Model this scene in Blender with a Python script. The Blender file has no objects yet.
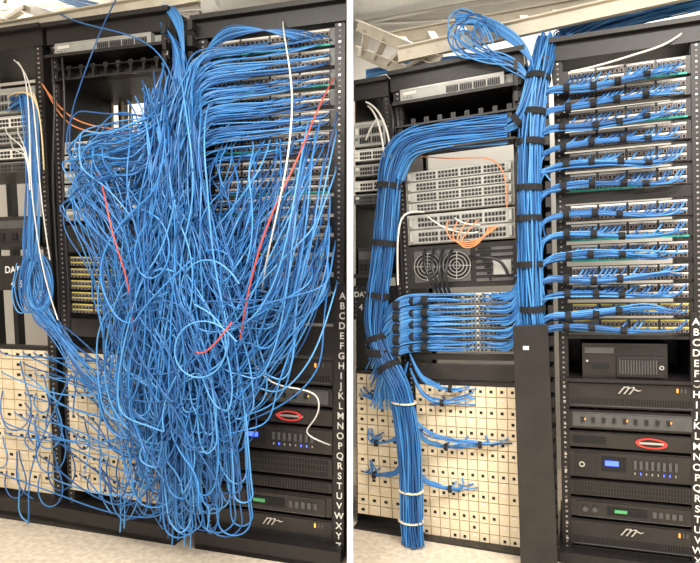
import bpy, math, random, string, bmesh
from mathutils import Vector, Matrix
random.seed(7)
R=random.random
def U(a,b): return a+(b-a)*random.random()
G=random.gauss
sc=bpy.context.scene
sc.view_settings.view_transform='Standard'
F=600.0; TILT=math.radians(2.0); C=Vector((0,0,1.08))
FW=Vector((0,math.cos(TILT),-math.sin(TILT))); UP=Vector((0,math.sin(TILT),math.cos(TILT))); RT=Vector((1,0,0))
class Half:
    def __init__(s,tan,pxref,D,side):
        th=math.atan(tan); s.th=th; s.side=side
        s.r=Vector((math.cos(th),-math.sin(th),0)); s.n=Vector((-math.sin(th),-math.cos(th),0))
        s.O=Vector(((pxref-350)/F*D,D,0))
    def P(s,px,py,d=0.0):
        v=FW+RT*((px-350)/F)+UP*((281.5-py)/F)
        t=((s.O-C).dot(s.n)+d)/(v.dot(s.n))
        return C+v*t
    def clamp(s,p):
        if s.side<0: p.x=min(p.x,-.014)
        else: p.x=max(p.x,.014)
        return p
L=Half(0.303,270,2.2,-1); Q=Half(0.364,630,2.1,1)

# ---------------- materials
def mat(name,col,rough=.5,metal=0,noise=0,scale=30,emit=0,bump=0,spec=.5):
    m=bpy.data.materials.new(name); m.use_nodes=True
    nt=m.node_tree; b=nt.nodes['Principled BSDF']
    b.inputs['Base Color'].default_value=(*col,1); b.inputs['Roughness'].default_value=rough; b.inputs['Metallic'].default_value=metal
    b.inputs['Specular IOR Level'].default_value=spec
    if noise:
        tc=nt.nodes.new('ShaderNodeTexCoord'); nz=nt.nodes.new('ShaderNodeTexNoise'); nz.inputs['Scale'].default_value=scale; nz.inputs['Detail'].default_value=4
        cr=nt.nodes.new('ShaderNodeValToRGB')
        cr.color_ramp.elements[0].position=.35; cr.color_ramp.elements[1].position=.65
        cr.color_ramp.elements[0].color=(*[max(0,c*(1-noise)) for c in col],1); cr.color_ramp.elements[1].color=(*[min(1,c*(1+noise)) for c in col],1)
        nt.links.new(tc.outputs['Object'],nz.inputs['Vector']); nt.links.new(nz.outputs['Fac'],cr.inputs['Fac']); nt.links.new(cr.outputs['Color'],b.inputs['Base Color'])
        if bump:
            bp=nt.nodes.new('ShaderNodeBump'); bp.inputs['Strength'].default_value=bump; nt.links.new(nz.outputs['Fac'],bp.inputs['Height']); nt.links.new(bp.outputs['Normal'],b.inputs['Normal'])
    if emit:
        b.inputs['Emission Color'].default_value=(*col,1); b.inputs['Emission Strength'].default_value=emit
    return m
M={}
M['black']=mat('black_powdercoat',(.012,.010,.010),.45,0,.25,60)
M['black2']=mat('black_face',(.018,.015,.014),.35,0,.2,15)
M['hole']=mat('dark_cavity',(.005,.005,.005),.8)
M['grey']=mat('grey_switch_metal',(.34,.34,.32),.45,.1,.08,20)
M['lgrey']=mat('light_grey_chassis',(.42,.41,.38),.5,0,.08,20)
M['dgrey']=mat('dark_grey_metal',(.09,.09,.09),.45,.3,.1,20)
M['silver']=mat('silver_trim',(.55,.54,.52),.3,.7)
M['white']=mat('white_plastic',(.75,.73,.68),.5)
M['label']=mat('label_paper',(.62,.60,.55),.7)
M['jack']=mat('jack_plastic',(.26,.22,.21),.5)
M['teal']=mat('teal_strip',(.02,.36,.30),.5)
M['yellow']=mat('yellow_icon',(.55,.47,.12),.5)
M['cream']=mat('cream_plastic',(.74,.62,.43),.5,0,.05,12)
M['cream2']=mat('cream_gap',(.42,.33,.20),.6)
M['blueled']=mat('blue_led',(.05,.10,1),.4,0,emit=3)
M['red']=mat('red_ring',(.6,.04,.03),.4,emit=.3)
M['orangeled']=mat('amber_led',(1,.35,.05),.4,emit=1.5)
M['greenled']=mat('green_led',(.08,.35,.13),.4,emit=.1)
M['tray']=mat('tray_paint',(.56,.51,.42),.45,0,.08,10)
M['velcro']=mat('velcro_black',(.01,.01,.012),.9,0,.4,200)
M['fixture']=mat('fixture_white',(.8,.8,.8),.4)
M['conduit']=mat('galvanised_conduit',(.5,.48,.44),.35,.6)
BL=[mat('blue_jacket_a',(.024,.145,.40),.42),mat('blue_jacket_b',(.036,.20,.51),.40),mat('blue_jacket_c',(.014,.085,.26),.45),mat('blue_jacket_d',(.075,.27,.58),.40)]
WH=mat('white_jacket',(.68,.66,.62),.4); RD=mat('red_jacket',(.50,.07,.04),.45); OR=mat('orange_jacket',(.66,.24,.09),.4); BK=mat('black_jacket',(.012,.012,.014),.4); YL=mat('cream_jacket',(.65,.52,.28),.4)

# ---------------- mesh builder
class MB:
    def __init__(s): s.v=[]; s.f=[]; s.m=[]; s.mats=[]
    def mi(s,k):
        if k not in s.mats: s.mats.append(k)
        return s.mats.index(k)
    def hexa(s,p,k):
        b=len(s.v); s.v+= [Vector(q) for q in p]; i=s.mi(k)
        for f in ((0,3,2,1),(4,5,6,7),(0,1,5,4),(1,2,6,5),(2,3,7,6),(3,0,4,7)):
            s.f.append([b+j for j in f]); s.m.append(i)
    def box(s,pt,u0,u1,v0,v1,d0,d1,k):
        s.hexa([pt(u0,v1,d0),pt(u1,v1,d0),pt(u1,v0,d0),pt(u0,v0,d0),pt(u0,v1,d1),pt(u1,v1,d1),pt(u1,v0,d1),pt(u0,v0,d1)],k)
    def beam(s,a,b,w,h,k,up=Vector((0,0,1))):
        t=(b-a).normalized(); x=t.cross(up).normalized()*w/2; y=x.cross(t).normalized()*h/2
        s.hexa([a-x-y,a+x-y,a+x+y,a-x+y,b-x-y,b+x-y,b+x+y,b-x+y],k)
    def ring(s,c,ax,ay,r0,r1,n,k,h=0.004):
        nn=ax.cross(ay).normalized()
        for i in range(n):
            a=2*math.pi*i/n; b_=2*math.pi*(i+1)/n
            q=[c+(ax*math.cos(t)+ay*math.sin(t))*r for t,r in ((a,r0),(a,r1),(b_,r1),(b_,r0))]
            s.hexa(q+[p+nn*h for p in q],k)
    def tube(s,c,t,ax,ay,length,k,n=14):
        b=len(s.v); i0=s.mi(k)
        for e in (-.5,.5):
            for sc_ in (.8,1.0):
                for i in range(n):
                    a=2*math.pi*i/n
                    s.v.append(c+t*length*e+(ax*math.cos(a)+ay*math.sin(a))*sc_)
        def r(j,i): return b+j*n+i%n
        for i in range(n):
            for (j,k2) in ((0,1),(1,3),(3,2),(2,0)):
                s.f.append([r(j,i),r(j,i+1),r(k2,i+1),r(k2,i)]); s.m.append(i0)
    def obj(s,name,parent=None,bevel=0):
        me=bpy.data.meshes.new(name)
        c=sum(s.v,Vector())/len(s.v)
        me.from_pydata([v-c for v in s.v],[],s.f)
        for k in s.mats: me.materials.append(M[k])
        me.polygons.foreach_set('material_index',s.m); me.update()
        bm=bmesh.new(); bm.from_mesh(me); bmesh.ops.recalc_face_normals(bm,faces=bm.faces); bm.to_mesh(me); bm.free()
        o=bpy.data.objects.new(name,me); sc.collection.objects.link(o); o.location=c
        if parent: 
            o.parent=parent; o.location=c-parent.location
        if bevel:
            bv=o.modifiers.new('b','BEVEL'); bv.width=bevel; bv.segments=2; bv.limit_method='ANGLE'
        return o
class Rack:
    def __init__(s,h,TL,TR,BR,BLc):
        s.h=h; s.c=[h.P(*p) for p in (TL,TR,BR,BLc)]
        s.px=(TL,TR,BR,BLc)
        s.yt=(TL[1]+TR[1])/2; s.yb=(BR[1]+BLc[1])/2
    def pt(s,u,v,d=0):
        a=s.c[0].lerp(s.c[1],u); b=s.c[3].lerp(s.c[2],u)
        return s.h.clamp(a.lerp(b,v)+s.h.n*d)
    def v(s,y): return (y-s.yt)/(s.yb-s.yt)
    def pix(s,u,v):
        TL,TR,BR,B=s.px
        return ((TL[0]*(1-u)+TR[0]*u)*(1-v)+(B[0]*(1-u)+BR[0]*u)*v, (TL[1]*(1-u)+TR[1]*u)*(1-v)+(B[1]*(1-u)+BR[1]*u)*v)
LR=Rack(L,(209,40),(336,24),(333,560),(216,542))
LM=Rack(L,(60,46),(163,33),(174,536),(78,518))
LL=Rack(L,(-68,62),(36,48),(58,514),(-42,500))
QR=Rack(Q,(562,62),(690,44),(697,578),(572,562))
QM=Rack(Q,(402,92),(513,72),(521,562),(424,547))
QL=Rack(Q,(356,102),(384,98),(414,544),(358,535))

# ---------------- rack frames
def frame(rk,wl=.075,wr=.075):
    m=MB(); pt=rk.pt
    for (a,b) in ((-wl,0),(1,1+wr)):
        m.box(pt,a,b,0,1.0,-.035,.012,'black')
        e=b if a<0 else a
        m.box(pt,e-.006,e+.006,0,1.0,-.30,.0,'black')
        n=100
        for i in range(n):
            v=(i+.5)/n; uc=(a+b)/2
            m.box(pt,uc-.008,uc+.008,v-.0016,v+.0016,.012,.0135,'jack' if i%3 else 'silver')
    m.box(pt,-wl-.02,1+wr+.02,-.035,0,-.34,.02,'black')
    m.box(pt,-wl-.03,1+wr+.03,-.042,-.033,-.36,.045,'black')
    for a in (-.05,1.0):
        m.box(pt,a,a+.05,0,1,-.42,-.38,'black')
    m.box(pt,-.05,1.05,0,.02,-.42,-.38,'black')
    m.box(pt,-wl-.03,1+wr+.03,.965,1.0,-.42,.07,'black')
    def fl(u,d):
        p=pt(u,1,d); return Vector((p.x,p.y,0))
    A=[(-wl-.03,-.42),(1+wr+.03,-.42),(1+wr+.03,.07),(-wl-.03,.07)]
    m.hexa([fl(*a) for a in A]+[pt(a[0],.99,a[1]) for a in A],'black')
    return m.obj('equipment_rack')
racks={k:frame(r) for k,r in (('LR',LR),('LM',LM),('LL',LL),('QR',QR),('QM',QM))}
racks['QL']=frame(QL,.0,.2)

def text(h,s,px,py,d,size,matl,parent,spacing=1.0,shear=0,align='CENTER',bold=.0):
    cu=bpy.data.curves.new('lettering','FONT'); cu.body=s; cu.size=size; cu.space_line=spacing; cu.align_x=align; cu.extrude=.0006; cu.offset=bold; cu.shear=shear
    cu.materials.append(matl)
    o=bpy.data.objects.new('lettering',cu); sc.collection.objects.link(o)
    p=h.P(px,py,d); m=Matrix((( h.r.x,0,h.n.x,p.x),(h.r.y,0,h.n.y,p.y),(0,1,0,p.z),(0,0,0,1)))
    if parent:
        o.parent=parent; m=Matrix.Translation(-parent.location)@m
    o.matrix_local=m
    return o
def strip(h,x0,x1,y0,y1,rk,size):
    m=MB(); a=[h.P(x0-6,y0,.014),h.P(x0+3,y0,.014),h.P(x1+5,y1,.014),h.P(x1-6,y1,.014)]
    m.hexa([h.clamp(p) for p in a]+[h.clamp(p+h.n*.004) for p in a],'black')
    m.obj('letter_strip',rk)
    for i,ch in enumerate(string.ascii_uppercase):
        t=i/25
        text(h,ch,x0+(x1-x0)*t,y0+13+(y1-y0-20)*t,.02,size,M['white'],rk,bold=.0005)
strip(L,342.5,338.5,286,556,racks['LR'],.033)
strip(Q,696,698,312,592,racks['QR'],.033)

# ---------------- devices
def ports_rows(m,pt,v0,v1,groups,per,rows,u0=.05,u1=.95,kj='jack',d=.004,lab=True,teal=False,labk='label'):
    P=[]
    gh=(u1-u0)/groups
    H=(v1-v0)
    for r in range(rows):
        ra=v0+H*(r+.1)/rows; rb=v0+H*(r+.95)/rows
        for g in range(groups):
            ga=u0+gh*g+gh*.04; gb=u0+gh*(g+1)-gh*.04
            if lab:
                m.box(pt,ga,gb,ra,ra+(rb-ra)*.28,0,d,labk)
            jw=(gb-ga)/per
            for i in range(per):
                a=ga+jw*(i+.1); b=ga+jw*(i+.9)
                t0=ra+(rb-ra)*(.36 if lab else .1); t1=rb-(rb-ra)*.05
                m.box(pt,a,b,t0,t1,0,d+.001,kj)
                m.box(pt,a+jw*.15,b-jw*.15,t0+(t1-t0)*.25,t1-(t1-t0)*.1,0,d+.002,'hole')
                P.append(((a+b)/2,(t0+t1)/2))
        if teal and r==rows-1:
            m.box(pt,u0,u1*.6 if teal==2 else u1,v1-H*.07,v1+H*.04,0,d+.003,'teal')
    return P
PORTS={}
def patch(key,rk,y0,y1,rows=2,teal=False,kj='jack',labk='label',u0=.04,u1=.97,store=True,name='patch_panel'):
    v0,v1=rk.v(y0),rk.v(y1)
    m=MB(); pt=rk.pt
    m.box(pt,-.06,1.06,v0,v1,-.04,.008,'black2' if kj!='grey' else 'lgrey')
    pf=lambda u,v,d:pt(u,v,d+.008)
    P=ports_rows(m,pf,v0,v1,4,6,rows,u0,u1,kj=kj,teal=teal,labk=labk)
    for u in (-.035,1.035):
        for v in (v0+(v1-v0)*.2,v0+(v1-v0)*.8): m.box(pt,u-.008,u+.008,v-.0012,v+.0012,.008,.011,'silver')
    m.obj(name)
    if store: PORTS.setdefault(key,[]).append((P,rk))
    return P
rowsQ=[(64,81,1),(84,101,0),(105,122,1),(126,143,0),(147,164,0),(168,186,2),(200,216,0),(219,236,1),(240,257,2),(262,278,0),(281,296,0),(300,313,3),(316,330,3)]
for y0,y1,t in rowsQ: patch('Q',QR,y0,y1,2,teal=(t if t<3 else False),labk='label' if t!=3 else 'yellow')
rowsL=[(36,52,1),(55,71,0),(75,90,1),(94,109,0),(113,129,0),(133,149,2),(158,173,0),(176,191,1),(195,211,2),(215,230,0),(234,249,0),(253,268,2),(273,287,3)]
for y0,y1,t in rowsL: patch('L',LR,y0,y1,2,teal=(t if t<3 else False))
def blank(rk,y0,y1,name='blank_panel'):
    m=MB(); v0,v1=rk.v(y0),rk.v(y1); m.box(rk.pt,-.06,1.06,v0,v1,-.01,.006,'black2')
    for u in (-.035,1.035): m.box(rk.pt,u-.01,u+.01,(v0+v1)/2-.0015,(v0+v1)/2+.0015,.006,.009,'silver')
    m.obj(name,bevel=.001)
blank(QR,187,198); blank(LR,150,157)
def amp(rk,y0,y1,kind,name):
    v0,v1=rk.v(y0),rk.v(y1); m=MB(); pt=rk.pt; H=v1-v0
    m.box(pt,-.06,1.06,v0,v1,-.03,.010,'black2')
    m.box(pt,.0,1.0,v0+H*.05,v1-H*.05,-.32,.016,'black2')
    q=lambda u,v,d:pt(u,v0+H*v,d)
    for u in (-.035,1.035):
        for v in (.2,.8): m.box(q,u-.01,u+.01,v-.04,v+.04,.01,.013,'silver')
    if kind=='logo':
        m.box(q,.02,.98,.89,.92,.016,.019,'dgrey')
        for i in range(46):
            a=.02+i*.021; m.box(q,a,a+.008,.62,.85,.016,.0185,'hole')
        for i in range(3): m.box(q,.86+i*.03,.872+i*.03,.15,.3,.016,.018,'orangeled' if i==0 else 'dgrey')
    elif kind=='mixer':
        m.box(q,.03,.97,.15,.85,.016,.02,'dgrey')
        for i in range(9):
            a=.1+i*.085; m.box(q,a,a+.025,.35,.6,.02,.026,'black'); m.box(q,a+.03,a+.038,.4,.5,.02,.022,'orangeled' if i%4==0 else 'dgrey')
        m.box(q,.03,.97,.08,.13,.016,.021,'dgrey')
    elif kind=='ring':
        c=pt(.66,(v0+v1)/2,.018); 
        m.ring(c,rk.h.r*2.8,Vector((0,0,1)),.014,.018,24,'red')
        m.box(q,.55,.77,.44,.56,.016,.02,'silver')
        m.box(q,.03,.30,.3,.7,.016,.02,'hole')
    elif kind=='blue':
        m.box(q,.04,.24,.1,.9,.016,.02,'black')
        m.box(q,.26,.46,.2,.7,.016,.02,'hole')
        m.box(q,.29,.40,.32,.5,.019,.022,'blueled')
        for i in range(8):
            a=.52+i*.045; m.box(q,a,a+.022,.25,.55,.016,.024,'dgrey')
            m.box(q,a+.005,a+.013,.68,.76,.016,.02,'blueled' if i in(1,5,6) else 'grey')
        m.ring(pt(.10,(v0+v1)/2,.021),rk.h.r,Vector((0,0,1)),.006,.010,16,'silver')
    elif kind=='vent':
        for r in range(3):
            for i in range(40):
                a=.03+i*.0236; m.box(q,a,a+.012,.12+r*.28,.32+r*.28,.016,.0175,'hole')
    elif kind=='receiver':
        m.box(q,.05,.95,.12,.88,.016,.021,'black2')
        m.box(q,.30,.62,.3,.72,.021,.024,'hole'); m.box(q,.36,.46,.42,.58,.023,.026,'greenled' )
        for i in range(5): m.box(q,.66+i*.05,.69+i*.05,.35,.65,.021,.026,'dgrey')
        for c in (.12,.2): m.ring(pt(c,(v0+v1)/2,.021),rk.h.r,Vector((0,0,1)),.0,.009,14,'dgrey',.01)
        m.box(q,.05,.95,.9,.94,.016,.02,'dgrey')
    o=m.obj(name)
    if kind=='logo':
        x,y=rk.pix(.44,v0+H*.55)
        text(rk.h,'m',x,y,.022,.060,M['silver'],o,shear=.7); text(rk.h,'~',x+10,y,.022,.05,M['silver'],o,shear=.6)
    return o
amp(QR,380,406,'logo','power_amplifier'); amp(QR,409,428,'mixer','audio_mixer'); amp(QR,431,447,'ring','power_conditioner'); amp(QR,450,478,'blue','digital_signal_processor'); amp(QR,481,497,'vent','vent_panel'); amp(QR,500,519,'receiver','radio_receiver'); amp(QR,522,549,'logo','power_amplifier'); blank(QR,551,566)
blank(LR,289,318); blank(LR,321,350); amp(LR,353,378,'logo','power_amplifier'); amp(LR,381,399,'mixer','audio_mixer'); amp(LR,402,418,'ring','power_conditioner'); amp(LR,421,446,'blue','digital_signal_processor'); amp(LR,449,470,'vent','vent_panel'); amp(LR,473,484,'vent','vent_panel'); amp(LR,487,508,'receiver','radio_receiver'); amp(LR,511,537,'logo','power_amplifier')
m=MB(); pt=QR.pt
def qv(y): return QR.v(y)
m.box(pt,-.06,1.06,qv(376),qv(379),-.35,.03,'black'); m.box(pt,-.06,1.06,qv(333),qv(336),-.35,.01,'black')
m.box(pt,-.01,.0,qv(336),qv(376),-.35,.0,'black'); m.box(pt,1,1.01,qv(336),qv(376),-.35,.0,'black'); m.box(pt,0,1,qv(336),qv(376),-.36,-.35,'black2')
m.obj('rack_shelf')
m=MB(); m.box(pt,.12,.80,qv(341),qv(376),-.30,.0,'black2')
m.box(pt,.40,.78,qv(354),qv(374),.0,.012,'black')
for i in range(14):
    a=.42+i*.022; m.box(pt,a,a+.010,qv(357),qv(371),.012,.014,'dgrey')
m.box(pt,.14,.38,qv(345),qv(351),.0,.004,'dgrey'); m.box(pt,.15,.17,qv(358),qv(360),.0,.004,'silver')
m.ring(pt(.75,qv(364),.014),Q.r,Vector((0,0,1)),.004,.008,16,'silver'); m.box(pt,.2,.34,qv(362),qv(366),.0,.004,'hole')
m.obj('desktop_computer',bevel=.003)
m=MB(); m.box(LR.pt,.72,.98,LR.v(281),LR.v(291),.01,.05,'grey')
for i in range(4): m.box(LR.pt,.75+i*.055,.785+i*.055,LR.v(283),LR.v(289),.05,.053,'hole')
m.obj('media_converter',bevel=.002)

def switch(rk,y0,y1,rows=2,u0=.0,u1=1.0,body='grey',groups=4,per=6,name='network_switch',pu0=.22,d=.02):
    v0,v1=rk.v(y0),rk.v(y1); m=MB(); pt=rk.pt; H=v1-v0
    m.box(pt,u0,u1,v0,v1,-.28,d,body)
    if u0<=0: m.box(pt,-.06,1.06,v0+H*.1,v1-H*.1,-.004,.004,body)
    q=lambda u,v,dd:pt(u0+(u1-u0)*u,v0+H*v,dd+d)
    m.box(q,.02,.98,.06,.12,0,.002,'silver')
    ports_rows(m,q,.18,.92,groups,per,rows,pu0,.97,kj='dgrey',d=.002,lab=False)
    m.box(q,.03,.16 if pu0>.17 else pu0-.02,.25,.5,0,.002,'label')
    for i in range(5): m.box(q,.03+i*.02,.038+i*.02,.65,.75,0,.003,'greenled' if i%2 else 'dgrey')
    m.obj(name,bevel=.001)
def topshelf(rk,ys0,ys1,yo1,back=True):
    switch(rk,ys0,ys1,1,.0,.93,'grey',4,6,'network_switch',.45,.03)
    m=MB(); pt=rk.pt
    m.box(pt,-.07,1.07,rk.v(ys1),rk.v(ys1+3),-.35,.05,'black')
    m.box(pt,0,1,rk.v(ys1+3),rk.v(yo1),-.35,-.34,'black')
    m.box(pt,-.05,1.05,rk.v(yo1-3),rk.v(yo1),-.35,.03,'black')
    m.obj('rack_shelf')
topshelf(QM,82,95,122); topshelf(LM,40,52,78)
def duct(rk,y0,y1,depth=.10,n=9,back=True):
    m=MB(); pt=rk.pt; v0,v1=rk.v(y0),rk.v(y1); H=v1-v0
    if back: m.box(pt,-.05,1.05,v0,v1,-.01,.0,'black')
    m.box(pt,-.03,1.03,v1-H*.06,v1,0,depth,'black'); m.box(pt,-.03,1.03,v0,v0+H*.06,0,depth*.9,'black')
    for i in range(n):
        u=.02+i*.96/(n-1)
        m.box(pt,u-.008,u+.008,v0-H*.15,v1,0,depth*.8,'black')
        m.box(pt,u-.02,u+.02,v0-H*.2,v0+H*.2,depth*.72,depth*.8,'black')
    m.obj('horizontal_cable_manager')
duct(QM,122,150,.10,9)
duct(LM,66,78,.04,9)
def chassis(rk,y0,y1,cards):
    v0,v1=rk.v(y0),rk.v(y1); m=MB(); pt=rk.pt; H=v1-v0
    m.box(pt,0,1,v0,v1,-.33,.015,'lgrey'); m.box(pt,-.07,1.07,v0+H*.02,v1-H*.02,-.004,.006,'lgrey')
    for i in range(cards):
        a=v0+H*(i+.06)/cards; b=v0+H*(i+.94)/cards
        m.box(pt,.02,.98,a,b,.015,.024,'grey')
        q=lambda u,v,d:pt(u,v,d+.024)
        ports_rows(m,q,a+(b-a)*.1,b-(b-a)*.1,4,6,1 if cards>4 else 2,.1,.93,kj='dgrey',d=.002,lab=False)
        for e in (.03,.95): m.box(pt,e,e+.025,a+(b-a)*.15,a+(b-a)*.85,.024,.034,'lgrey')
    m.obj('modular_network_switch',bevel=.001)
chassis(QM,166,208,4)
chassis(QM,210,240,2)
m=MB(); pt=QM.pt; m.box(pt,0,1,QM.v(242),QM.v(285),-.35,.01,'black2'); m.box(pt,-.06,1.06,QM.v(244),QM.v(283),-.005,.005,'black2')
for (u,y) in ((.18,263),(.46,263)):
    m.box(pt,u-.13,u+.13,QM.v(y-16),QM.v(y+16),.01,.016,'dgrey')
    m.ring(pt(u,QM.v(y),.016),Q.r,Vector((0,0,1)),.0,.056,24,'hole',.001)
    for k in range(4): m.ring(pt(u,QM.v(y),.018),Q.r,Vector((0,0,1)),.012+k*.013,.015+k*.013,24,'grey',.003)
    for a in (0,math.pi/2): m.beam(pt(u,QM.v(y),.019)-Q.r*.054*math.cos(a)-Vector((0,0,.054*math.sin(a))),pt(u,QM.v(y),.019)+Q.r*.054*math.cos(a)+Vector((0,0,.054*math.sin(a))),.003,.003,'grey',up=Q.n)
for i in range(6):
    m.box(pt,.64,.98,QM.v(247+i*6),QM.v(250+i*6),.01,.016,'dgrey'); m.box(pt,.66+.02*i,.78,QM.v(247+i*6),QM.v(249+i*6),.016,.02,'hole')
m.box(pt,.80,.96,QM.v(260),QM.v(274),.016,.022,'grey')
m.obj('rack_server',bevel=.001)
midQ=[]
for y0 in (291,303,315,327,339): midQ.append(patch('x',QM,y0,y0+10,2,kj='grey',store=False))
blank(QM,352,358); blank(QM,362,378)
for y0,y1 in ((138,150),(152,164)): patch('x',LM,y0,y1,2,kj='grey',store=False)
for y0,y1 in ((168,180),(182,194),(206,218)): switch(LM,y0,y1,2,0,1,'grey')
for y0 in (254,266,278,290,302): patch('x',LM,y0,y0+10,2,kj='jack',store=False,labk='yellow')
m=MB(); m.box(LM.pt,0,1,LM.v(222),LM.v(250),-.35,.01,'black2'); m.box(LM.pt,-.06,1.06,LM.v(224),LM.v(248),-.005,.005,'black2')
for u in (.2,.5,.8):
    for k in range(3): m.ring(LM.pt(u,LM.v(237),.012),L.r,Vector((0,0,1)),.008+k*.011,.012+k*.011,20,'dgrey')
m.obj('rack_server',bevel=.001)
blank(LM,318,336)
for rk,h in ((LL,L),(QL,Q)):
    a=92 if rk is LL else 122
    g=4 if rk is LL else 2; pe=6 if rk is LL else 5
    switch(rk,a,a+24,2,.0,1,'grey',g,pe,'network_switch',.15); switch(rk,a+27,a+38,2,0,1,'white',g,pe,'network_switch',.15); switch(rk,a+42,a+53,2,0,1,'grey',g,pe,'network_switch',.15)
    switch(rk,a+58,a+68,2,0,1,'white',g,pe,'network_switch',.15); switch(rk,a+71,a+81,2,0,1,'dgrey',g,pe,'network_switch',.15)
    m=MB(); pt=rk.pt; v=lambda y:rk.v(y)
    m.box(pt,-.06,1.04,v(a+150),v(a+154),-.35,.05,'black')
    m.box(pt,.1,.95,v(a+124),v(a+150),-.25,.03,'black2'); m.box(pt,.12,.93,v(a+128),v(a+136),.03,.034,'dgrey')
    for i in range(6): m.box(pt,.15+i*.12,.2+i*.12,v(a+140),v(a+147),.03,.036,'hole')
    m.obj('modem_router',bevel=.003)
    m=MB(); m.box(pt,-.06,1.06,v(a+162),v(a+196),.0,.012,'black'); o=m.obj('rack_label_plate')
    if rk is LL:
        text(h,'DATA',15,273,.016,.040,M['white'],o,bold=.0006); text(h,'4  5',17,287,.016,.040,M['white'],o,bold=.0006)
    else:
        text(h,'DATA',363.5,297,.016,.030,M['white'],o,bold=.0006); text(h,'4 5',364,310,.016,.034,M['white'],o,bold=.0006)
JP={}
def cream(rk,y0,y1,u0,u1,nc,nr,key):
    v0,v1=rk.v(y0),rk.v(y1); m=MB(); pt=rk.pt
    m.box(pt,u0,u1,v0,v1,-.02,.012,'cream2'); P=[]
    m.box(pt,u0-.02,u1+.02,v0-.008,v0,-.02,.016,'black')
    for r in range(nr):
        for c in range(nc):
            a=u0+(u1-u0)*(c+.04)/nc; b=u0+(u1-u0)*(c+.96)/nc; t=v0+(v1-v0)*(r+.04)/nr; e=v0+(v1-v0)*(r+.96)/nr
            m.box(pt,a,b,t,e,.012,.018,'cream')
            if (r%2==0 and R()<.9) or R()<.12:
                cu=(a+b)/2; cv=(t+e)/2; w=(b-a)*.15; hh=(e-t)*.14
                m.box(pt,cu-w,cu+w,cv-hh,cv+hh,.018,.0195,'hole'); P.append((cu,cv))
            elif R()<.4:
                m.box(pt,a+(b-a)*.3,b-(b-a)*.3,t+(e-t)*.15,t+(e-t)*.3,.018,.019,'white')
    m.obj('modular_jack_panel'); JP[key]=(P,rk)
cream(QM,383,540,.0,1.0,10,15,'QM'); cream(QL,372,515,.02,1.1,5,14,'QL')
cream(LM,352,496,-.02,1.0,10,14,'LM'); cream(LL,346,486,-.1,1.0,10,14,'LL')

def vman(h,TL,TR,BR,B,n=34):
    rk=Rack(h,TL,TR,BR,B); m=MB(); pt=rk.pt
    m.box(pt,0,1,0,1,-.16,-.15,'black')
    for u in (0,.93):
        m.box(pt,u,u+.07,0,1,-.15,-.06,'black')
        for i in range(n):
            v=(i+.2)/n; m.box(pt,u,u+.07,v,v+.45/n,-.06,.06,'black'); m.box(pt,u-.05 if u else u,u+.12,v-.1/n,v+.55/n,.055,.065,'black')
    return m.obj('vertical_cable_manager')
vman(Q,(515,64),(547,60),(558,570),(527,566)); vman(L,(172,28),(200,24),(207,545),(182,541))
m=MB(); a=[Q.P(513,326,.13),Q.P(548,324,.13),Q.P(558,572,.15),Q.P(521,568,.15)]
b_=[p+Q.n*.012 for p in a]; m.hexa([p-Q.n*.02 for p in a]+b_,'black2')
e=[Q.P(523,346,.146),Q.P(529,346,.146),Q.P(529,350,.146),Q.P(523,350,.146)]; m.hexa(e+[p+Q.n*.002 for p in e],'label')
m.obj('cable_manager_cover',bevel=.004)

# ---------------- cables
class CV:
    def __init__(s,name,mats,rad=.003):
        s.c=bpy.data.curves.new(name,'CURVE'); s.c.dimensions='3D'; s.c.bevel_depth=rad; s.c.bevel_resolution=2; s.c.resolution_u=5
        for x in mats: s.c.materials.append(x)
        s.o=bpy.data.objects.new(name,s.c); sc.collection.objects.link(s.o)
    def add(s,pts,mi=None):
        sp=s.c.splines.new('NURBS'); sp.points.add(len(pts)-1)
        for i,p in enumerate(pts): 
            z=max(p[2],.006); sp.points[i].co=(p[0],p[1],z,1)
        sp.order_u=4 if len(pts)>3 else 3; sp.use_endpoint_u=True
        sp.material_index=random.choices(range(len(s.c.materials)))[0] if mi is None else mi
def resample(pts,n):
    out=[]; m_=len(pts)-1
    for i in range(n):
        t=i/(n-1)*m_; k=min(int(t),m_-1); f=t-k
        p0=pts[max(k-1,0)];p1=pts[k];p2=pts[k+1];p3=pts[min(k+2,m_)]
        out.append(.5*((2*p1)+(p2-p0)*f+(2*p0-5*p1+4*p2-p3)*f*f+(3*p1-p0-3*p2+p3)*f**3))
    return out
tang=CV('blue_ethernet_cable_tangle',BL,.0027)
def add(h,cv,pp,mi=None):
    cv.add([h.P(x,y,d) for x,y,d in pp],mi)
def wadd(pp,start=3,amp_=.012):
    W=[L.P(x,y,d) for x,y,d in pp]
    if start<len(W)-2:
        tail=resample(W[start:],int((len(W)-start)*1.6))
        a=amp_*U(.3,1.5)
        tail=[tail[0]]+[L.clamp(p+Vector((G(0,a),G(0,a*.7),G(0,a)))) for p in tail[1:]]
        W=W[:start]+tail
    for p in W:
        dd=(p-L.O).dot(L.n)
    tang.add(W)
Lp=PORTS['L']
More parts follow.
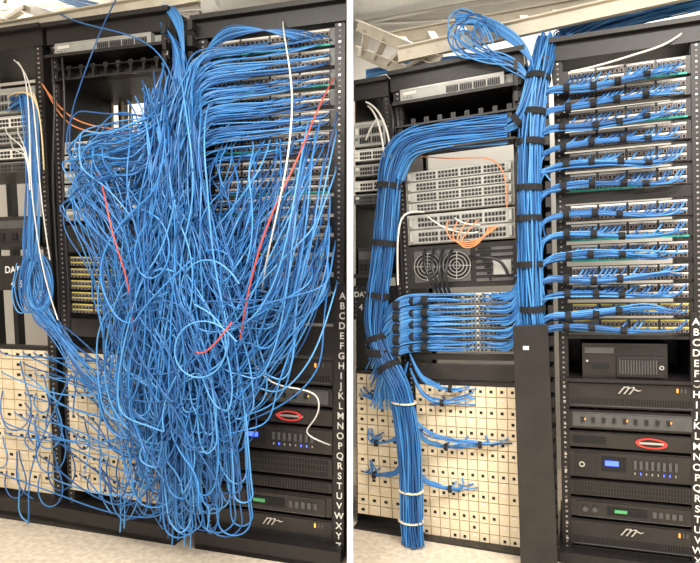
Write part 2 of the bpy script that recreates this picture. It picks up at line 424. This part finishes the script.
for idx,(P,rk) in enumerate(Lp):
    for (u,v) in P:
        if R()>(.58 if idx<6 else .42): continue
        x,y=rk.pix(u,v)
        if idx<5 or R()<.2:
            cx=204+U(-4,8); cy=y+U(2,12)+(x-205)*.06
            mx=(x+cx)/2; k=U(0,1); bx=176+G(0,15)
            pp=[(x,y,.01),(x-1,y+1,.04),(x-8,y+U(3,6),.06),(mx,(y+cy)/2+U(2,9),.07),(cx,cy,.08),(190+G(0,4),cy+U(10,25),.12),(bx,cy+U(50,90),.16+U(0,.1)),
                (bx+G(0,14),250+G(0,20),.2+U(-.08,.1)),(bx+G(0,18),340+G(0,20),.2+U(-.08,.12)),(bx+4+G(0,18),430+G(0,30),.2)]
            if k<.4: pp+=[(bx+10+G(0,14),480+G(0,20),.2),(bx+22+G(0,10),440+G(0,30),.22),(bx+10,370,.2)]
            elif k<.7: pp+=[(bx+G(0,8),490+G(0,20),.2)]
            wadd(pp,6)
        else:
            low=U(80,190)*(.6+.5*(x-215)/120)
            ex=205+G(0,18)
            ym=min(y+low,400+G(0,25))
            d=U(.08,.30)
            wadd([(x,y,.01),(x,y+1,.05),(x-2+G(0,3),y+8,d*.5),(x-12+G(0,9),y+low*.3,d),(x-(x-ex)*.45+G(0,10),y+low*.75,d),(ex+12,ym+U(10,30),d),(ex-12,ym+U(30,60),d),(ex-30+G(0,8),ym+G(0,15),d),(170+G(0,15),ym-60,d),(170+G(0,12),200+G(0,25),.18),(180,140,.12)],3,.010)
for i in range(44):
    x=U(300,337); y=U(110,290); d=U(.1,.34); ex=U(200,262); ey=U(290,400)
    wadd([(x,y,.012),(x+1,y+2,.06),(x-3,y+14,d*.7),(x-20+G(0,9),y+(ey-y)*.45+20,d),((x+ex)/2-5,ey-10+G(0,12),d),(ex,ey+G(0,12),d),(ex-25,ey-10,d),(ex-45,ey-70,d),(178+G(0,10),180,.18)],3,.008)
for i in range(100):
    bx=168+G(0,13); d=U(.08,.36); y0=105+G(0,16)
    pp=[(bx+G(0,8),y0,.12),(bx+G(0,6),y0+20,d),(bx-4+G(0,18),200+G(0,12),d),(bx-4+G(0,24),290+G(0,15),d),(bx+2+G(0,24),375+G(0,20),d)]
    yb=random.choice([U(400,470),U(430,525)]); w=G(0,18); s=U(5,16)
    if R()<.65: pp+=[(bx+4+w*.6,yb-35,d),(bx+6+w,yb,d),(bx+6+w+s,yb+8,d+.01),(bx+8+w+2*s,yb-10,d),(bx+10+w*.7+s,yb-80,d),(bx+8+G(0,10),yb-150,d)]
    else: pp+=[(bx+w*.7,yb-30,d),(bx+w+G(0,5),yb,d),(bx+w+G(0,6),min(yb+20,530),d)]
    wadd(pp,2,.013)
# wide loose arcs to the left of the fall
for i in range(52):
    y0=U(180,330); ex=U(92,150); y1=y0+U(60,160); d=U(.14,.38); yb=min(y1+U(20,90),515)
    wadd([(172+G(0,10),y0-50,d),(160+G(0,10),y0,d),(ex+20,y0+(y1-y0)*.3,d),(ex,y1-20,d),(ex+8,(y1+yb)/2,d),(ex+34+G(0,8),yb,d),(165+G(0,14),yb-10,d),(180+G(0,12),yb-70,d)],1,.008)
for i in range(26):
    cx=U(115,235); cy=U(230,430); rx=U(12,34); ry=rx*U(.9,1.7); a0=U(0,6); n=random.choice([6,7,9,11]); d=U(.2,.38)
    add(L,tang,[(cx+rx*math.cos(a0+j*.75)+j*1.2,cy+ry*math.sin(a0+j*.75)+j*1.5,d+j*.004) for j in range(n)])
for i in range(38):
    x0=U(205,252); y0=U(300,405); h_=U(40,110); w=U(8,35); d=U(.12,.32)
    wadd([(x0-30,y0-90,d),(x0-10,y0-20,d),(x0+w*.2,y0+h_*.4,d),(x0+w*.1,y0+h_*.9,d),(x0-14,y0+h_,d),(x0-30,y0+h_*.7,d),(x0-34,y0,d)],1,.008)
for i in range(62):
    y=U(128,205); sx=U(66,112); d=U(.08,.3); e=U(300,400)
    wadd([(168+G(0,10),112+G(0,14),.12),(150+G(0,8),y-15,d),(sx+25,y-8+G(0,8),d),(sx,y+G(0,8),d),(sx-2+G(0,5),y+U(12,36),d),(sx+28+G(0,12),y+U(50,90),d),(sx+52+G(0,12),e-50,d),(152+G(0,12),e+20,d),(165+G(0,12),e+80,d)],1,.008)
for i in range(44):
    u=U(.02,.8); y=random.choice([141,147,155,161,172,186]); x,yy=LM.pix(u,LM.v(y)); d=U(.04,.2)
    add(L,tang,[(x,yy,.012),(x,yy+2,.06),(x+14,yy+U(3,12),d),(x+44,yy+U(0,15),d),(158,yy+U(10,50),d),(172+G(0,10),yy+90,d),(176+G(0,8),yy+200,d)])
for i in range(18):
    u=U(.3,.95); y=random.choice([259,271,283,295,307]); x,yy=LM.pix(u,LM.v(y)); d=U(.05,.2)
    add(L,tang,[(x,yy,.012),(x-1,yy+2,.05),(x+6,yy+8,d*.6),(125+G(0,5),yy+U(0,14),d),(150,yy+U(10,60),d),(170+G(0,12),yy+U(60,120),d)])
for key in ('LL','LM'):
    P,rk=JP[key]
    for (u,v) in P:
        if R()>.84: continue
        x,y=rk.pix(u,v)
        if x<-6: continue
        d=U(.04,.18); k=R()
        if k<.6:
            X=148+G(0,12); Y=y+U(-10,50); sag=U(5,36)
            wadd([(x,y,.02),(x+1,y+2,.06),(x+10,y+6,d),(x+(X-x)*.35,y+sag,d),(x+(X-x)*.7,(y+Y)/2+sag,d+.05),(X,min(Y,515),.2),(X+12,Y-40,.22),(X+12,Y-110,.22)],3,.008)
        elif k<.82:
            s=U(10,30)
            add(L,tang,[(x,y,.02),(x,y+2,.06),(x-4,y+s*.6,d),(x+4,y+s*1.4,d),(x+s*.8,y+s*1.3,d),(x+s*1.1,y+s*.4,d),(x+s*.7,y-s*.3,d),(x+s*.6,y-s,.03)])
        else:
            s=U(25,60)
            add(L,tang,[(x,y,.02),(x,y+2,.06),(x+8+G(0,4),y+s*.3,d),(x-2,min(y+s,518),d),(x+6+G(0,5),min(y+s*1.3,522),d)])
for i in range(16):
    cx=G(205,20); cy=U(478,526); r=U(8,22); d=U(.15,.3)
    add(L,tang,[(cx-16,cy-90,d),(cx-r,cy-40,d)]+[(cx+r*math.cos(a) ,cy+min(r,545-cy)*math.sin(a),d) for a in (3.1,2.4,1.6,.8,0,-.8)]+[(cx+r-8,cy-80,d)])
for (x,y) in ((28,524),(120,532),(124,528),(172,545),(178,540),(190,548),(160,522),(184,546),(168,538)):
    add(L,tang,[(x+40+G(0,5),y-150,.18),(x+15,y-90,.18),(x-4,y-45,.16),(x+2,y-15,.16),(x,y,.16)])
for i in range(22):
    x=33+G(0,4)
    add(L,tang,[(U(2,34),U(98,112),.03),(x-8,90+G(0,3),.08),(x-3,106,.09),(x,150,.09),(x+G(0,3),200,.09),(x-4+G(0,3),250,.09),(x-2+G(0,5),290,.1),(x+8+G(0,6),U(308,330),.12),(x+30,U(318,350),.13),(x+60,U(350,420),.14),(150,400+G(0,30),.2)])
for i in range(12):
    cx=U(24,42); add(L,tang,[(cx+13*math.cos(a)+G(0,1),285+28*math.sin(a)+G(0,2),.1+.005*j) for j,a in enumerate([-1.4,-.6,.2,1.0,1.8,2.6,3.4,4.2])])
for i in range(46):
    o=U(0,1)
    add(L,tang,[(20,-22+o*6,-.3),(50,-10+o*8,-.26),(85,0+o*10,-.2),(120,8+o*12,-.12),(150,14+o*13,-.04),(172+o*8,30+o*10,.08),(180+G(0,5),70,.11),(178+G(0,7),120,.14),(175+G(0,9),170,.18)])
for i in range(14):
    o=i*1.2
    add(L,tang,[(150,-10,-.1),(165+o,8,.03),(176+o*.5,24,.08),(184,50+o,.1),(186,100,.1),(178+G(0,8),160,.18)])
add(L,tang,[(120,-8,0),(105,20,.1),(95,45,.14),(78,90,.14),(66,130,.12),(72,170,.12)])
add(L,tang,[(60,14,0),(80,26,.1),(140,30,.14),(170,60,.14),(178,100,.14)])
for k in range(7):
    add(L,tang,[(196,60+k*3,.05),(212,46-k*3,.08),(240,34-k*2,.1),(275,28+k,.1),(305,30+k*2,.06),(330-k*7,38+k,.02)])
misc=CV('white_patch_cord',[WH],.0026)
add(L,misc,[(283,22,.02),(283,30,.1),(291,70,.34),(293,110,.42),(288,160,.44),(278,210,.42),(266,260,.36),(262,290,.2)])
add(L,misc,[(248,352,.16),(262,382,.2),(290,388,.2),(322,392,.18),(318,420,.16),(300,432,.12),(316,440,.12),(330,445,.05)])
add(L,misc,[(18,62,.03),(26,70,.08),(30,120,.12),(30,180,.13),(36,230,.13),(44,280,.14),(58,320,.14)])
add(L,misc,[(14,60,.03),(30,72,.08),(36,120,.12),(40,200,.12),(50,260,.12)])
for k in range(5): add(L,misc,[(6+k*6,128+k%2*15,.03),(5+k*6,133+k%2*15,.07),(16+k*4,142+k%2*12,.09),(28,150+k*4,.1),(30,190,.1)])
rd=CV('red_patch_cord',[RD],.0026)
add(L,rd,[(334,78,.02),(330,84,.06),(316,112,.2),(298,160,.38),(270,215,.42),(255,262,.42),(246,300,.40),(240,340,.3)])
add(L,rd,[(92,160,.05),(97,168,.15),(104,190,.36),(110,225,.38),(119,255,.38),(131,290,.36),(134,330,.3)])
add(L,rd,[(196,352,.4),(204,358,.44),(216,344,.44),(232,322,.42)])
og=CV('orange_patch_cord',[OR],.0028)
add(L,og,[(44,86,.03),(60,118,.05),(75,130,.05),(105,135,.05),(140,132,.05)])
add(L,og,[(42,84,.03),(60,110,.05),(78,124,.05),(110,130,.05),(150,130,.05)])
bk=CV('black_power_cord',[BK],.005)
for x in (52,62): add(L,bk,[(x,52,.02),(x,60,.06),(x+5,100,.07),(x-2,180,.07),(x+6,260,.07),(x+8,330,.07)])
add(L,misc,[(168,50,.02),(160,90,.1),(140,112,.05)])
c=CV('yellow_riser_cable',[YL],.006)
for x in (112,122,130,147): 
    c.add([L.P(x,80,-.3),L.P(x+1,100,-.3),L.P(x-1,120,-.3),L.P(x+2,150,-.3),L.P(x,200,-.3)])
yl=CV('yellow_patch_cord',[YL],.003)
for k in range(4): add(L,yl,[(8+k*7,98,.03),(10+k*7,94,.07),(24+k*3,90,.09),(38,100+k*2,.09),(42,130,.09),(44,170,.08)])

# ---- AFTER side
neat=CV('blue_ethernet_cable_bundle',BL,.0029)
ties=MB()
def bundle(h,path,n,ra,rb,tie=(),wob=.08):
    W=[h.P(*p) for p in path]; ns=len(path)*3; S=resample(W,ns)
    fr=[]
    for i in range(ns):
        t=(S[min(i+1,ns-1)]-S[max(i-1,0)]).normalized(); s=t.cross(h.n).normalized(); b=s.cross(t).normalized(); fr.append((t,s,b))
    for c in range(n):
        r=math.sqrt((c+.5)/n); a=c*2.39996
        x=r*math.cos(a); y=r*math.sin(a); ph=U(0,6); ph2=U(0,6)
        neat.add([S[i]+fr[i][1]*ra*(x+wob*math.sin(ph+i*.55))+fr[i][2]*rb*(y+wob*math.cos(ph2+i*.4)) for i in range(ns)])
    for t in tie:
        i=int(t*(ns-1)); ties.tube(S[i],fr[i][0],fr[i][1]*ra*1.16,fr[i][2]*rb*1.16,.022,'velcro')
bundle(Q,[(508,124,.06),(470,128,.06),(430,134,.06),(404,144,.07),(391,168,.08),(387,210,.08),(383,255,.08),(378,295,.08),(376,330,.08),(386,360,.10),(400,390,.12),(407,430,.12),(410,480,.12),(412,520,.12),(414,552,.12)],105,.042,.04,(.33,.42,.5,.6,.66),wob=.14)
bundle(Q,[(508,136,.07),(470,139,.07),(430,145,.08),(408,155,.08),(396,178,.08)],36,.028,.03,wob=.15)
for y in (402,490,520):
    c=Q.P(404 if y<450 else 411,y,.12); ties.tube(c,Vector((0,0,1)),Q.r*.05,Q.n*.046,.005,'cream')
bundle(Q,[(548,40,-.02),(541,66,.03),(535,95,.06),(531,140,.07),(529,190,.07),(529,240,.07),(531,290,.07),(534,330,.06)],105,.040,.04,(.25,.36,.47,.58,.68,.8,.92),wob=.14)
bundle(Q,[(505,128,.07),(520,118,.08),(528,100,.08),(534,78,.06)],34,.025,.025,(.3,))
for idx,(P,rk) in enumerate(PORTS['Q']):
    vmid=sum(p[1] for p in P)/len(P)
    ph=U(0,6); amp_=U(2,4)
    def by(xx): return rk.pix((xx-562)/130,vmid+.010)[1]+amp_*math.sin((xx-560)/26+ph)
    for (u,v) in P:
        if R()>(.58 if idx<11 else .35): continue
        x,y=rk.pix(u,v)
        oy=G(0,1.9); od=U(0,.03)
        pp=[(532+G(0,6),by(545)+U(4,24),.07),(541,by(545)+U(2,9),.07),(550,by(550)+oy,.05+od)]
        xx=565
        while xx<x-14:
            pp.append((xx,by(xx)+oy*(.8+.2*math.sin(xx)),.04+od)); xx+=14
        pp+=[(x-7,by(x)+oy*.5,.035+od),(x-1,y+U(1,3),.04),(x,y,.012)]
        add(Q,neat,pp)
    for k in range(4 if idx<6 else 3):
        xx=566+k*27+U(-4,4); yy=by(xx)
        ties.tube(Q.P(xx,yy,.055),Q.r,Vector((0,0,1))*(.018-.0022*k),Q.n*.024,.020,'velcro')
for idx,P in enumerate(midQ):
    for (u,v) in P:
        if R()>.85: continue
        x,y=QM.pix(u,v); oy=G(0,1.5)
        if u<.62:
            pp=[(380+G(0,6),y+26+U(0,30)+idx*3,.08),(384+G(0,3),y+16,.10),(394,y+8+oy,.12),(404,y+3+oy,.10),(414,y+2+oy,.06)]
            xx=426
            while xx<x-12: pp.append((xx,y+1+oy,.04+U(0,.006))); xx+=12
            pp+=[(x-3,y+1,.04),(x,y,.012)]
        else:
            pp=[(x,y,.012),(x+2,y+1,.045),(min(x+12,500),y+1+oy,.05),(508,y+2+oy,.06),(518+G(0,2),y-6,.08),(526+G(0,4),y-26,.07),(530+G(0,5),y-50,.07)]
        add(Q,neat,pp)
    for xx in (397,411,425): 
        y=QM.pix((xx-415)/100,QM.v(297+idx*12))[1]+(6 if xx<410 else 2)
        ties.tube(Q.P(xx,y,.11 if xx<410 else .06),Q.r,Vector((0,0,1))*.019,Q.n*.026,.024,'velcro')
ties.tube(Q.P(380,352,.09),(Q.P(384,357,.09)-Q.P(376,335,.09)).normalized(),Q.r*.054,Q.n*.052,.03,'velcro')
for (x,y,dx) in ((364,392,16),(366,438,22),(364,470,26),(440,384,-14),(432,398,-8),(436,442,-14),(440,484,-14),(470,440,-22)):
    for k in range(8):
        if dx>0: pp=[(x+U(-6,18),y+U(-10,4),.02),(x+U(-4,16),y+4,.05),(x+10,y+6+G(0,1.5),.06),(x+dx+8,y+4+G(0,1.5),.08),(402,y-4+G(0,3),.1),(408,y-30,.12)]
        else: pp=[(x+U(-4,46),y+U(-6,8),.02),(x+U(0,30),y+6,.05),(x+6,y+3+G(0,2),.06),(x+dx+4,y+1+G(0,2),.08),(418,y-8+G(0,3),.1),(410,y-30,.12)]
        add(Q,neat,pp)
    ties.tube(Q.P(x+10,y+5,.06),Q.r,Vector((0,0,1))*.014,Q.n*.014,.012,'velcro')
for i in range(12):
    cx=472+G(0,5); cy=34+G(0,4); r=U(12,22)
    pp=[(cx+r*1.0*math.cos(a),cy+r*math.sin(a),.06+j*.004) for j,a in enumerate([.2,-.6,-1.4,-2.2,-3.0,-3.8,-4.6])]
    pp+=[(490+G(0,4),58+G(0,3),.06),(515,62+G(0,4),.06),(534,80,.06),(534,120,.07)]
    add(Q,neat,pp)
for i in range(14):
    add(Q,neat,[(456+G(0,2),U(10,26),.06),(480,12+i*.8,.05),(510,28+i,.04),(528,44+i,.04),(536,70,.05),(534,110,.07)])
for i in range(30):
    o=U(0,1); add(Q,neat,[(760,-22+o*22,-.2),(700,-14+o*22,-.16),(660,-4+o*22,-.12),(610,8+o*22,-.1),(570,22+o*20,-.06),(550,42+o*10,-.02),(540,80,.05),(536,120,.06)])
for i in range(34):
    o=U(0,1); add(Q,neat,[(366,70+o*8,-.3),(400,64+o*6,-.3),(440,57+o*6,-.3),(480,54+o*6,-.25),(515,54+o*8,-.1),(536,70+o*8,.0),(538,100,.05)])
ties.obj('velcro_cable_ties')
wq=CV('white_patch_cord',[WH],.0038)
add(Q,wq,[(424,212,.04),(412,211,.08),(402,214,.1),(398,230,.1),(397,255,.1),(398,285,.1)])
add(Q,wq,[(368,106,.03),(378,112,.08),(384,140,.09),(386,175,.08)]); add(Q,wq,[(366,102,.03),(382,108,.08),(390,132,.09),(391,160,.08)])
add(Q,wq,[(376,120,.03),(370,128,.06),(366,140,.03)])
add(Q,wq,[(690,26,0),(672,44,.04),(640,52,.05),(600,66,.05),(570,72,.05)])
oq=CV('orange_fiber_cord',[OR],.0024)
add(Q,oq,[(420,156,.03),(440,159,.04),(470,158,.04),(498,156,.06),(508,180,.06),(507,208,.04)])
for k in range(4): add(Q,oq,[(448+k*10,220,.04),(444+k*5,236+k,.09),(458,246+k*2,.10),(482,240+k*2,.09),(498-k*3,226,.04)])
wq2=CV('white_patch_cord',[WH],.0028); add(Q,wq2,[(428,217,.03),(440,226,.07),(455,236,.08),(478,232,.03)]); add(Q,wq2,[(455,218,.03),(462,225,.07),(480,225,.03)])
bq=CV('black_power_cord',[BK],.006)
for k in range(4): add(Q,bq,[(425+k*9,250,.03),(422+k*8,262,.08),(430+k*5,280,.1),(436+k*4,288,.06),(440+k*4,300,-.01)])
add(Q,bq,[(470,256,.03),(486,262,.08),(500,250,.07),(508,275,.06)])
for x in (390,395): add(Q,bq,[(x,105,.02),(x+4,112,.05),(x+2,160,.05),(x+6,250,.03),(x+10,330,.0)])

# ---------------- overhead cable ladders
def ladder(h,a0,b0,a1,b1,n,hh=.05):
    m=MB(); A0,B0,A1,B1=[h.P(*p) for p in (a0,b0,a1,b1)]
    for (a,b) in ((A0,B0),(A1,B1)):
        m.beam(a,b,.006,hh,'tray')
        for s in (-1,1): m.beam(a+Vector((0,-.008,s*hh/2)),b+Vector((0,-.008,s*hh/2)),.026,.005,'tray')
    for i in range(n):
        t=(i+.5)/n; m.beam(A0.lerp(B0,t),A1.lerp(B1,t),.03,.016,'tray')
    return m.obj('cable_ladder_tray')
ladder(Q,(398,56,.0),(720,-16,.0),(388,40,-.40),(720,-18,-.40),10,.055)
ladder(Q,(358,26,-.30),(440,62,.0),(358,52,-.40),(410,74,-.05),4,.045)
ladder(L,(-30,36,.0),(200,-4,.0),(-30,22,-.40),(200,2,-.40),9,.05)
ladder(L,(-20,-10,-.35),(85,30,.0),(-45,10,-.4),(58,40,-.05),5,.045)
bundle(Q,[(760,-22,-.1),(700,-6,-.12),(650,6,-.14),(600,22,-.12),(562,40,-.05)],60,.05,.04)
cd=bpy.data.curves.new('electrical_conduit','CURVE'); cd.dimensions='3D'; cd.bevel_depth=.012; cd.bevel_resolution=4; cd.materials.append(M['conduit'])
for h,pts in ((Q,[(356,8,-.85),(470,-4,-.8),(600,-20,-.8)]),(Q,[(358,16,-.85),(420,22,-.85),(560,14,-.85)]),(L,[(-40,20,-.8),(60,12,-.8),(200,2,-.8)])):
    sp=cd.splines.new('POLY'); sp.points.add(len(pts)-1)
    for i,p in enumerate(pts):
        w_=h.P(*p); sp.points[i].co=(w_.x,w_.y,min(w_.z,2.38),1)
sc.collection.objects.link(bpy.data.objects.new('electrical_conduit',cd))

# ---------------- room
def slab(name,pts,z0,z1,mt):
    me=bpy.data.meshes.new(name); n=len(pts)
    v=[(p[0],p[1],z0) for p in pts]+[(p[0],p[1],z1) for p in pts]
    f=[list(range(n))[::-1],list(range(n,2*n))]+[[i,(i+1)%n,n+(i+1)%n,n+i] for i in range(n)]
    me.from_pydata(v,[],f); me.materials.append(mt); o=bpy.data.objects.new(name,me); sc.collection.objects.link(o); return o
wall=mat('wall_paint',(.70,.68,.64),.8,0,.03,3,bump=.02)
floorm=mat('vinyl_floor',(.58,.50,.40),.4,0,.16,45)
ceil=mat('ceiling_tile',(.82,.81,.78),.9,0,.06,60,bump=.1)
CZ=2.42
def backy(h,x,dd=-.95): return (dd+h.O.dot(h.n)-x*h.n.x)/h.n.y
for h,x0,x1 in ((L,-4,-.012),(Q,.012,3.6)):
    slab('wall_back',[(x0,backy(h,x0)),(x1,backy(h,x1)),(x1,backy(h,x1)+.12),(x0,backy(h,x0)+.12)],0,CZ,wall)
slab('wall_left',[(-4.1,-2),(-4,-2),(-4,4.8),(-4.1,4.8)],0,CZ,wall)
slab('wall_right',[(3.6,-2),(3.7,-2),(3.7,4.2),(3.6,4.2)],0,CZ,wall)
pw=mat('divider_white',(.9,.9,.9),.6,0,.01,3)
slab('divider_strip',[(-.0095,1.95),(.0095,1.95),(.0095,3.6),(-.0095,3.6)],0,CZ,pw)  # white dividing line between the two halves, modelled as a thin wall
slab('floor',[(-4.1,-2),(3.7,-2),(3.7,5),(-4.1,5)],-.05,0,floorm)
slab('ceiling',[(-4.1,-2),(3.7,-2),(3.7,5),(-4.1,5)],CZ,CZ+.05,ceil)
m=MB()
for i in range(-6,6):
    x=i*.61+.2; m.beam(Vector((x,-2,CZ-.002)),Vector((x,2.9,CZ-.002)),.024,.006,'fixture')
for i in range(-3,5):
    y=i*.61; m.beam(Vector((-4,y,CZ-.002)),Vector((3.6,y,CZ-.002)),.024,.006,'fixture')
m.obj('trim_ceiling_grid')

# ---------------- lights
def fl(x,y,e,w=1.2,hh=.3,col=(1,.95,.87)):
    m=MB(); z=CZ
    m.beam(Vector((x-w/2-.03,y,z-.03)),Vector((x+w/2+.03,y,z-.03)),hh+.06,.05,'fixture')
    o=m.obj('ceiling_and_fill_light')
    l=bpy.data.lights.new('tube_and_fill_lamp','AREA'); l.shape='RECTANGLE'; l.size=w; l.size_y=hh; l.energy=e; l.color=col
    lo=bpy.data.objects.new('tube_and_fill_lamp',l); sc.collection.objects.link(lo); lo.parent=o; lo.location=Vector((x,y,z-.06))-o.location
for x,y,e in ((-1.0,.75,78),(1.0,.75,78),(-1.0,-.9,62),(1.0,-.9,62),(-1.3,2.95,26),(.9,2.8,18)): fl(x,y,e)  # pairs behind camera and behind racks: added fill for rack fronts and wall
w=bpy.data.worlds.new('w'); sc.world=w; w.use_nodes=True
w.node_tree.nodes['Background'].inputs[0].default_value=(1,.96,.92,1); w.node_tree.nodes['Background'].inputs[1].default_value=.5
cam=bpy.data.cameras.new('camera'); cam.sensor_width=36; cam.lens=F/700*36; cam.clip_start=.01
co=bpy.data.objects.new('camera',cam); sc.collection.objects.link(co); co.location=C; co.rotation_euler=(math.pi/2-TILT,0,0)
sc.camera=co
